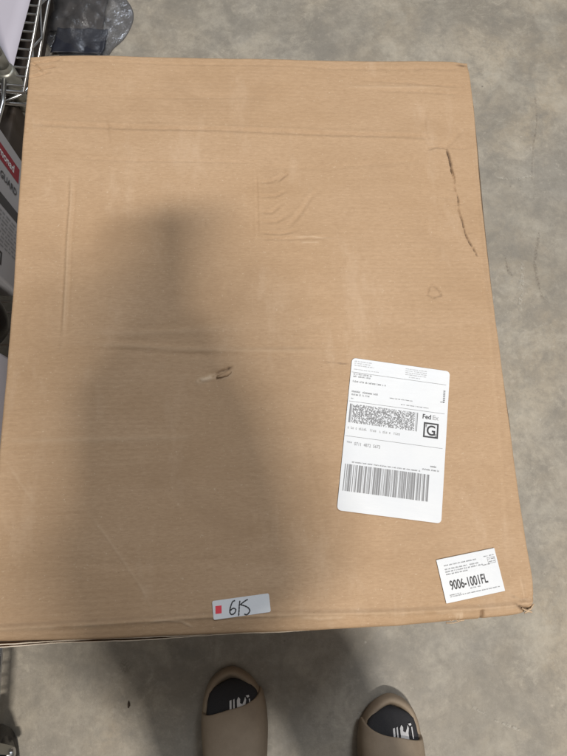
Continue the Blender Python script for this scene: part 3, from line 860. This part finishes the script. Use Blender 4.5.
def caster(x, y, rz, cx=None):
    # caster: swivel plate and fork are parts of the trolley, the wheel carries tyre and hub
    w = bpy.data.objects.new('caster', None); COL.objects.link(w); w.parent = trolley
    w.location = (x, y, 0); w.rotation_euler = (0, 0, rz)
    c = (0, -.022, .040)
    bm = bmesh.new(); add_lathe(bm, [(.026, -.0155), (.036, -.0150), (.0415, -.007), (.0415, .007), (.036, .0150), (.026, .0155)], c, 36, 'X')
    bm_obj('tyre', bm, M_RUBBER, w)
    bm = bmesh.new(); add_lathe(bm, [(.010, -.0170), (.024, -.0160), (.0255, -.004), (.0255, .004), (.024, .0160), (.010, .0170)], c, 24, 'X')
    bm_obj('wheel_hub', bm, M_BLACKBAG, w)
    bm = bmesh.new(); add_lathe(bm, [(.004, -.026), (.0065, -.025), (.0065, .025), (.004, .026)], c, 12, 'X'); bm_obj('axle', bm, M_CHROME, w)
    for s in (-1, 1):
        bm = bmesh.new()
        P = [(s * .0195, c[1] - .006, .033), (s * .0195, c[1] + .006, .033), (s * .0195, .010, .082), (s * .0195, -.006, .082)]
        a = [bm.verts.new(p) for p in P]; b = [bm.verts.new((p[0] + s * .0025, p[1], p[2])) for p in P]
        bm.faces.new(a); bm.faces.new(list(reversed(b)))
        for k in range(4): bm.faces.new((a[k], a[(k + 1) % 4], b[(k + 1) % 4], b[k]))
        bm_obj('fork_arm', bm, M_POST, w, False)
    bm = bmesh.new(); add_box(bm, (0, .002, .0838), (.044, .034, .0030), None, .001); add_lathe(bm, [(.012, .083), (.012, .090)], (0, 0, 0), 16); bm_obj('swivel_plate', bm, M_CHROME, w)
    return w
for (x, y) in cps2: caster(x + .006, y, .25)

# ---- printed carton on the trolley (text runs down its face)
FX = -.3640
pc = thing('printed_box', 'white printed box with dark red logo standing upright on the trolley', 'box', (FX - .04, .24, .131))
bm = bmesh.new(); add_box(bm, (0, 0, .20), (.08, .196 + .02, .40), None, .003); bm_obj('box_body', bm, M_WHITEBOX, pc, False)
def face_quad(bm, y0, y1, z0, z1, lift):
    # coordinates on the box face: y and z world
    X_ = FX + lift - (FX - .04); v = [bm.verts.new((X_, y - .24, z - .131)) for y, z in ((y0, z0), (y1, z0), (y1, z1), (y0, z1))]
    bm.faces.new(v)
bm = bmesh.new(); face_quad(bm, .302, .327, .170, .300, .0004); bm_obj('logo_panel', bm, M_DARKRED, pc, False)
def face_text(name, body, y, z, size, mat, sx=1.0, bold=0.0):
    o = text_obj(name, body, 0, 0, size, mat, pc, 0, 1, 0, bold)
    # letters run downwards: text x -> -z, text y -> +y
    o.matrix_local = Matrix(((0, 0, 1, .0408), (0, 1, 0, y - .24), (-sx, 0, 0, z - .131), (0, 0, 0, 1)))
    return o
face_text('logo_lettering', 'lemonad', .3090, .253, .0170, M_LABEL, 1.10, .0003)
face_text('guard_lettering', 'T GUARD', .278, .246, .0150, M_GREYINK, 1.10, .0003)
bm = bmesh.new(); face_quad(bm, .238, .255, .14, .36, .0004); bm_obj('black_band', bm, M_GREYINK, pc, False)
bm = bmesh.new()
for k in range(9):
    zz = .36
    while zz > .15:
        ln = random.uniform(.004, .02); face_quad(bm, .228 - k * .0062, .2305 - k * .0062, max(zz - ln, .145), zz, .0004); zz -= ln + random.uniform(.002, .005)
bm_obj('fine_print', bm, M_INK2, pc, False)['kind'] = 'stuff'
bm = bmesh.new()
for (a, b, c, d) in ((.150, .170, .205, .210), (.150, .170, .232, .237), (.150, .1535, .210, .232), (.1665, .170, .210, .232), (.156, .164, .216, .227)): face_quad(bm, a, b, c, d, .0004)
bm_obj('emblem', bm, M_GREYINK, pc, False)

# ---- black bag and white box further along the trolley
def blob(name, label, cat, c, s, mat, seed, amp=.12):
    r = random.Random(seed); bm = bmesh.new(); bmesh.ops.create_icosphere(bm, subdivisions=4, radius=1)
    ks = [(Vector((r.uniform(-1, 1), r.uniform(-1, 1), r.uniform(-1, 1))) * r.uniform(3, 9), r.uniform(0, 6)) for _ in range(9)]
    for v in bm.verts:
        d = sum(math.sin(v.co.dot(k) + ph) / len(ks) for k, ph in ks)
        v.co *= 1 + amp * 2 * d
        v.co.z = max(v.co.z, -.82)
        v.co = Vector((v.co.x * s[0], v.co.y * s[1], (v.co.z + .82) * s[2]))
    o = bm_obj(name, bm, mat); o.location = c
    return tag(o, label, cat)
blob('black_bag', 'black plastic bag on the trolley beside the white printed box', 'bag', (FX - .058, .058, .131), (.064, .066, .12), M_BLACKBAG, 3)
bm = bmesh.new(); add_box(bm, (0, 0, .13), (.10, .125, .26), None, .004)
wb = bm_obj('plain_white_box', bm, plain('plain_white_board', (0.62, 0.62, 0.70), .5, 0, .03, 20), None, False); wb.location = (-.372, -.062, .131)
tag(wb, 'plain pale white box on the trolley beyond the black bag', 'box')

# ------------------------------------------------------------------ clear bag on the floor beyond the carton
def plastic():
    t = NT('clear_plastic')
    out = t.t.nodes['Material Output']
    gl = t.n('ShaderNodeBsdfGlossy'); gl.inputs['Roughness'].default_value = .20; gl.inputs['Color'].default_value = (.9, .93, 1, 1)
    tr = t.n('ShaderNodeBsdfTransparent'); tr.inputs['Color'].default_value = (.88, .885, .90, 1)
    df = t.n('ShaderNodeBsdfDiffuse'); df.inputs['Color'].default_value = (.45, .47, .52, 1)
    fr = t.n('ShaderNodeFresnel'); fr.inputs['IOR'].default_value = 1.45
    f = t.noise(38, 5, .6, None, 1.2); nb = t.bump(f, .7, .006)
    t.l(nb, gl.inputs['Normal'])
    m1 = t.n('ShaderNodeMixShader'); m1.inputs[0].default_value = .05; t.l(tr.outputs[0], m1.inputs[1]); t.l(df.outputs[0], m1.inputs[2])
    m2 = t.n('ShaderNodeMixShader'); t.l(t.math('MULTIPLY', fr.outputs[0], .55), m2.inputs[0]); t.l(m1.outputs[0], m2.inputs[1]); t.l(gl.outputs[0], m2.inputs[2])
    t.l(m2.outputs[0], out.inputs['Surface'])
    return t.m
M_PLASTIC = plastic()
def clear_bag():
    # outline on the floor, anticlockwise
    ox, oy = -.326, .79
    nx, ny = 60, 60; bm = bmesh.new(); r = random.Random(4)
    ks = [(r.uniform(-60, 60), r.uniform(-60, 60), r.uniform(0, 6), r.uniform(.3, 1)) for _ in range(16)]
    def outline(a):
        return 1 + .05 * math.sin(3 * a + .5) + .05 * math.sin(5 * a + 2) + .015 * math.sin(9 * a)
    ctr_top = []; 
    for lay in (0, 1):
        rings = []
        for i in range(1, 31):
            f = i / 30; ring = []
            for k in range(90):
                a = 2 * math.pi * k / 90; rr = outline(a) * f
                x = .088 * rr * math.cos(a); y = .116 * rr * math.sin(a)
                fold = 0
                for kx, ky, ph, am in ks:
                    fold += am * (abs(math.sin(x * kx + y * ky + ph)) - .6)
                z = .003 + (.030 * (1 - f ** 2.2) + .010 * fold * (1 - f * .5)) if lay else .0015
                z = max(z, .0022 if lay else .0015)
                ring.append(bm.verts.new((x, y, z)))
            rings.append(ring)
        c = bm.verts.new((0, 0, .036 if lay else .0015))
        for k in range(90): bm.faces.new((c, rings[0][k], rings[0][(k + 1) % 90]))
        for i in range(29):
            for k in range(90): bm.faces.new((rings[i][k], rings[i][(k + 1) % 90], rings[i + 1][(k + 1) % 90], rings[i + 1][k]))
        if lay == 0: last = rings[-1]
        else:
            for k in range(90): bm.faces.new((last[k], last[(k + 1) % 90], rings[-1][(k + 1) % 90], rings[-1][k]))
    o = bm_obj('clear_plastic_bag', bm, M_PLASTIC); o.location = (ox, oy, 0)
    tag(o, 'crumpled clear plastic bag lying on the concrete beyond the carton', 'bag')
    # what is inside it
    def crumple(name, x0, y0, w, h, z, mat, rag, seed, label, cat):
        rr = random.Random(seed); n = 22; bm = bmesh.new(); g = []
        e = [[rr.uniform(-1, 1) * rag for _ in range(n + 1)] for _ in range(4)]
        for q in e:
            for _ in range(3): q[:] = [(q[max(k - 1, 0)] + q[k] + q[min(k + 1, n)]) / 3 for k in range(n + 1)]
        kk = [(rr.uniform(-90, 90), rr.uniform(-90, 90), rr.uniform(0, 6)) for _ in range(6)]
        for j in range(n + 1):
            row = []
            for i in range(n + 1):
                u, v = i / n, j / n
                x = x0 + w * u + (1 - u) ** 4 * e[0][j] + u ** 4 * e[1][j] + .010 * v
                y = y0 + h * v + (1 - v) ** 4 * e[2][i] + v ** 4 * e[3][i]
                zz = z + .0012 * sum(abs(math.sin(x * a + y * b + c)) for a, b, c in kk)
                row.append(bm.verts.new((x, y, zz)))
            g.append(row)
        for j in range(n):
            for i in range(n): bm.faces.new((g[j][i], g[j][i + 1], g[j + 1][i + 1], g[j + 1][i]))
        o = bm_obj(name, bm, mat); md = o.modifiers.new('solid', 'SOLIDIFY'); md.thickness = .001
        return tag(o, label, cat)
    crumple('navy_packet', -.388, .690, .100, .060, .012, M_NAVY, .003, 3, 'flat navy packet inside the clear plastic bag', 'packet')
    crumple('brown_sheet', -.398, .752, .105, .10, .004, M_BROWN, .006, 8, 'crumpled dark grey brown sheet inside the clear plastic bag', 'sheet')
clear_bag()

# small dry fleck on the floor
bm = bmesh.new()
c = (-0.2117, -0.4949)
pts = [(-.002, -.006), (.001, -.007), (.0035, -.002), (.002, .004), (-.001, .007), (-.0025, .001)]
a = [bm.verts.new((x, y, .0035 + .001 * math.sin(y * 600))) for x, y in pts]; b = [bm.verts.new((x * .8, y * .8, .0008)) for x, y in pts]
bm.faces.new(a); bm.faces.new(list(reversed(b)))
for k in range(6): bm.faces.new((a[k], a[(k + 1) % 6], b[(k + 1) % 6], b[k]))
o = bm_obj('dry_fleck', bm, plain('dry_leaf_brown', (.045, .03, .02), .8)); o.location = (c[0], c[1], 0); o.scale = (.7, .7, .7)
tag(o, 'tiny dark dry fleck of debris on the shaded concrete', 'debris')

# ------------------------------------------------------------------ the person holding the phone
person = thing('person', 'person in sand coloured foam slides and black patterned socks standing before the carton', 'person', (.07, -.64, 0))
PB = Vector((.07, -.64, 0))
def capsule(bm, pts, n=14):
    # pts: (x, y, z, r) chain of overlapping spheres
    for a, b in zip(pts[:-1], pts[1:]):
        A = Vector(a[:3]); B = Vector(b[:3]); L = (B - A).length
        st = max(2, int(L / (min(a[3], b[3]) * .36)))
        for k in range(st + 1):
            f = k / st; m = Matrix.Translation(A.lerp(B, f) - PB) @ Matrix.Scale(a[3] * (1 - f) + b[3] * f, 4)
            bmesh.ops.create_uvsphere(bm, u_segments=n, v_segments=max(6, n // 2), radius=1, matrix=m)
def ell(bm, c, s, rot=None):
    m = Matrix.Translation(Vector(c) - PB)
    if rot is not None: m = m @ rot
    bmesh.ops.create_uvsphere(bm, u_segments=24, v_segments=14, radius=1, matrix=m @ Matrix.Diagonal((*s, 1)))

CR = camera.rotation_euler.to_matrix()
def ph(x, y, z): return tuple(CAM + CR @ Vector((x, y, z)))     # phone space: lens at the origin

def make_person():
    bm = bmesh.new()
    # legs
    for ax, ay, kx, ky, hx, hy in ((-.040, -.665, -.055, -.615, -.060, -.655), (.190, -.715, .140, -.640, .080, -.665)):
        capsule(bm, [(ax, ay - .02, .085, .046), (ax, ay - .02, .16, .062), (ax * .6 + kx * .4, ay * .6 + ky * .4 - .02, .30, .082), (kx, ky, .47, .090), (kx * .5 + hx * .5, ky * .5 + hy * .5, .65, .098), (hx, hy, .80, .100)])
    ell(bm, (.020, -.660, .86), (.135, .115, .12))
    ell(bm, (.026, -.635, .98), (.105, .110, .14))
    ell(bm, (.026, -.590, 1.12), (.088, .115, .15))
    ell(bm, (.024, -.550, 1.235), (.080, .110, .080))
    capsule(bm, [(.030, -.550, 1.27, .052), (.042, -.554, 1.32, .050), (.055, -.558, 1.37, .050)])
    # head bent forward
    hr = Matrix.Rotation(-.55, 4, 'X')
    ell(bm, (.065, -.560, 1.430), (.070, .088, .106), hr)
    ell(bm, (.065, -.522, 1.378), (.053, .057, .057), hr)
    ell(bm, (.065, -.467, 1.392), (.013, .021, .016), hr)
    for s in (-1, 1): ell(bm, (.065 + s * .072, -.570, 1.421), (.010, .019, .030), hr)
    # arms and hands
    for s in (-1, 1):
        sh = ((.080, -.490, 1.235) if s > 0 else (-.030, -.610, 1.225)); el = ((.092, -.500, 1.00) if s > 0 else (-.050, -.560, .980))
        wr = ph(s * .074 + .018, -.155, .032); pm = ph(s * .056 + .018, -.118, .020)
        capsule(bm, [(*sh, .050), (*[(a + b) / 2 for a, b in zip(sh, el)], .044), (*el, .042), (*[a * .6 + b * .4 for a, b in zip(el, wr)], .038), (*wr, .026)])
        capsule(bm, [(*wr, .024), (*pm, .022), (*ph(s * .049 + .018, -.090, .014), .016)])
        # fingers behind the phone, thumb along its edge
        for k, (yy, ln) in enumerate(((-.078, .030), (-.096, .034), (-.114, .032), (-.131, .024))):
            b0 = ph(s * .050 + .018, yy, .006); b1 = ph(s * .043 + .018, yy + .004, -.005); b2 = ph(s * (.043 - ln) + .018, yy + .008, -.003)
            capsule(bm, [(*b0, .0095), (*b1, .0085), (*b2, .0070)], 10)
        capsule(bm, [(*ph(s * .052 + .018, -.115, .024), .012), (*ph(s * .046 + .018, -.085, .028), .010), (*ph(s * .030 + .018, -.066, .022), .0085)], 10)
    me = bpy.data.meshes.new('raw'); bm.to_mesh(me); bm.free()
    tmp = bpy.data.objects.new('tmp', me); COL.objects.link(tmp)
    md = tmp.modifiers.new('r', 'REMESH'); md.mode = 'VOXEL'; md.voxel_size = .0055; md.use_smooth_shade = True
    sm = tmp.modifiers.new('s', 'SMOOTH'); sm.iterations = 9; sm.factor = .5
    dg = bpy.context.evaluated_depsgraph_get(); dg.update()
    body = bpy.data.meshes.new_from_object(tmp.evaluated_get(dg)); body.name = 'body'
    bpy.data.objects.remove(tmp)
    body.materials.clear()
    for m in (M_SKIN, M_SHIRT, M_TROUSER): body.materials.append(m)
    n = len(body.polygons); co = np.empty(len(body.vertices) * 3, np.float32); body.vertices.foreach_get('co', co); co = co.reshape(-1, 3)
    ctr = np.empty(n * 3, np.float32); body.polygons.foreach_get('center', ctr); ctr = ctr.reshape(-1, 3)
    x, y, z = ctr[:, 0] + PB.x, ctr[:, 1] + PB.y, ctr[:, 2]
    mi = np.ones(n, np.int32)
    fore = (y > -.485) & (z < 1.06)
    mi[(z < .88) & ~fore] = 2
    mi[(z > 1.325)] = 0
    mi[fore] = 0
    body.polygons.foreach_set('material_index', mi); body.update()
    link('body', body, None, person)
    bm = bmesh.new(); ell(bm, (.065, -.576, 1.452), (.076, .088, .095), hr)
    for v in bm.verts: v.co += Vector((random.uniform(-1, 1), random.uniform(-1, 1), random.uniform(-1, 1))) * .002
    bm_obj('hair', bm, M_HAIR, person)
    for s in (-1, 1):
        bm = bmesh.new(); ell(bm, (.065 + s * .028, -.480, 1.418), (.011, .008, .008)); bm_obj('eye', bm, M_INK, person)
make_person()

def slide(tx, ty, mirror, lean=0.0):
    """foam slide and socked foot; toe tip at (tx, ty), toes towards +y; inner side is +x when mirror = 1"""
    sd = bpy.data.objects.new('foam_slide', None); COL.objects.link(sd); sd.parent = person
    sd.location = (tx - PB.x, ty - PB.y, 0); sd.rotation_euler = (0, 0, lean)
    m = mirror
    # half widths along the foot, distance from the toe tip
    D = [0, .004, .012, .024, .040, .060, .085, .115, .150, .190, .230, .258, .274, .282]
    HI = [.000, .014, .026, .0365, .0445, .0485, .0495, .0470, .0430, .0410, .0410, .0350, .0230, .000]
    HO = [.000, .017, .030, .0405, .0475, .0510, .0520, .0500, .0465, .0440, .0430, .0370, .0240, .000]
    shift = .004
    def half(d, inner): return float(np.interp(d, D, HI if inner else HO))
    ds = [.0003, .0015, .004, .008, .013, .019, .026, .034, .043, .053, .064, .076, .09, .105, .12, .14, .16, .18, .20, .22, .24, .255, .266, .274, .279, .2817]
    def sx(d): return shift * m * math.sin(min(d, .1) / .1 * 1.5)
    ol = [Vector((half(d, True) * m + sx(d), -d)) for d in ds] + [Vector((-half(d, False) * m + sx(d), -d)) for d in reversed(ds)]
    # even out the outline
    for _ in range(3): ol = [(ol[k - 1] + 2 * ol[k] + ol[(k + 1) % len(ol)]) / 4 for k in range(len(ol))]
    no = []
    for k in range(len(ol)):
        t_ = (ol[(k + 1) % len(ol)] - ol[k - 1]).normalized(); n_ = Vector((-t_.y, t_.x))
        if n_.dot(Vector((0, -.12)) - ol[k]) < 0: n_ = -n_
        no.append(n_)
    bm = bmesh.new(); rows = []
    for ins, z in ((.030, .000), (.006, .000), (.0015, .004), (.0, .012), (.0005, .022), (.0025, .0290), (.006, .0315), (.0095, .0305), (.0125, .0260), (.0150, .0200), (.024, .0180)):
        row = []
        for p_, n_ in zip(ol, no):
            d_ = -p_.y; rise = .012 * max(0, 1 - d_ / .05) ** 2 if z < .008 else 0
            q = p_ + n_ * min(ins, .03)
            row.append(bm.verts.new((q.x, q.y, z + rise)))
        rows.append(row)
    for a, b in zip(rows[:-1], rows[1:]):
        for k in range(len(a)): bm.faces.new((a[k], a[(k + 1) % len(a)], b[(k + 1) % len(a)], b[k]))
    bm.faces.new(rows[0]); bm.faces.new(list(reversed(rows[-1])))
    o = bm_obj('sole', bm, M_FOAM, sd)
    ss = o.modifiers.new('ss', 'SUBSURF'); ss.levels = 1; ss.render_levels = 1
    # strap arching over the instep, its front edge slanting
    bm = bmesh.new(); rows = []
    N = 28
    for j in range(17):
        fv = j / 16; row = []
        for i in range(N + 1):
            a = math.pi * i / N; c = math.cos(a); s_ = math.sin(a)
            d0 = .0460 - .0125 * c + .010 * s_ * .3   # c=+1 inner side: further forward
            d1 = .150 - .004 * c
            d = d0 + (d1 - d0) * fv
            hw = half(d, c > 0)
            hgt = np.interp(d, [.03, .05, .08, .12, .16], [.046, .054, .066, .078, .086])
            x = m * hw * 1.005 * (abs(c) ** .72) * (1 if c > 0 else -1) + shift * m
            z = .012 + (hgt - .012) * (s_ ** .62)
            row.append(bm.verts.new((x, -d, z)))
        rows.append(row)
    for a, b in zip(rows[:-1], rows[1:]):
        for k in range(N): bm.faces.new((a[k], a[k + 1], b[k + 1], b[k]))
    o = bm_obj('strap', bm, M_FOAM, sd)
    md = o.modifiers.new('solid', 'SOLIDIFY'); md.thickness = .0055; md.offset = -1
    bv = o.modifiers.new('bevel', 'BEVEL'); bv.width = .0018; bv.segments = 3; bv.limit_method = 'ANGLE'; bv.angle_limit = math.radians(50)
    # socked foot
    bm = bmesh.new(); rows = []
    fd = [.0165, .018, .021, .026, .033, .043, .055, .07, .09, .115, .145, .175, .205, .235, .255, .262]
    fh = [.026, .032, .036, .039, .0415, .044, .047, .052, .060, .070, .082, .092, .100, .100, .085, .060]
    for d, h in zip(fd, fh):
        e = .84 * min(1, math.sqrt(max(d - .0160, 0) / .013)) if d < .03 else .84
        row = []
        for k in range(24):
            a = 2 * math.pi * k / 24; c = math.cos(a); s_ = math.sin(a)
            hw = half(d, c * m > 0) * e
            zc = (.020 + h) / 2; hz = (h - .020) / 2
            toe = .0012 * math.cos(c * 13) * (1 if d < .05 else 0)
            row.append(bm.verts.new((hw * c + shift * m * .9, -d, zc + (hz + (toe if s_ > 0 else 0)) * math.copysign(abs(s_) ** .75, s_))))
        rows.append(row)
    for a, b in zip(rows[:-1], rows[1:]):
        for k in range(24): bm.faces.new((a[k], a[(k + 1) % 24], b[(k + 1) % 24], b[k]))
    bm.faces.new(rows[0]); bm.faces.new(list(reversed(rows[-1])))
    sk = bm_obj('sock', bm, M_SOCK, sd)
    # ankle of the sock
    bm = bmesh.new(); add_tube(bm, [(0, -.215, .06), (0, -.222, .10), (0, -.225, .16)], [.040, .0405, .046], 20)
    bm_obj('sock_cuff', bm, M_SOCK, sd)
    # white pattern knitted into the sock, lying on its upper side
    def surf(x, d):
        h = np.interp(d, fd, fh); hw = half(d, x * m > 0) * .84; q = min(.98, abs(x - shift * m * .9) / hw)
        s_ = math.sqrt(1 - q * q); zc = (.020 + h) / 2; hz = (h - .020) / 2
        return zc + hz * s_ ** .75 + .0018
    shapes = [[(-.003, .041), (0, .040), (-.0005, .062), (-.0035, .062)], [(.0025, .040), (.0045, .039), (.0045, .062), (.002, .062)],
              [(.008, .041), (.0105, .037), (.013, .040), (.0125, .045), (.016, .047), (.019, .042), (.0205, .038), (.022, .042), (.0205, .048), (.021, .064), (.008, .064)],
              [(.0215, .0365), (.026, .036), (.027, .0385), (.024, .0395)], [(.026, .041), (.0278, .041), (.0285, .056), (.0268, .056)]]
    bm = bmesh.new()
    for sh in shapes:
        lo = []; hi_ = []
        cx = sum(p[0] for p in sh) / len(sh)
        n2 = []
        for i in range(len(sh)):
            a = sh[i]; b = sh[(i + 1) % len(sh)]
            for k in range(4): n2.append((a[0] + (b[0] - a[0]) * k / 4, a[1] + (b[1] - a[1]) * k / 4))
        vs = [bm.verts.new((px * 1.0 - .000, -pd, surf(px, pd))) for px, pd in n2]
        f = bm.faces.new(vs)
    bmesh.ops.triangulate(bm, faces=bm.faces)
    bm_obj('sock_pattern', bm, M_SOCKW, sd, False)
    return sd
slide(*(-0.0515, -0.4441)[:2], 1, .02)
slide(*(0.1961, -0.4973)[:2], -1, -.02)

# ---- phone, lens at the camera
bm = bmesh.new(); add_box(bm, (.018, -.055, .0065), (.074, .156, .0085), None, .0025)
phn = bm_obj('mobile_phone', bm, M_PHONE, None, False)
phn.location = CAM; phn.rotation_euler = CAM_ROT
tag(phn, 'black mobile phone held level over the carton by the person', 'phone')
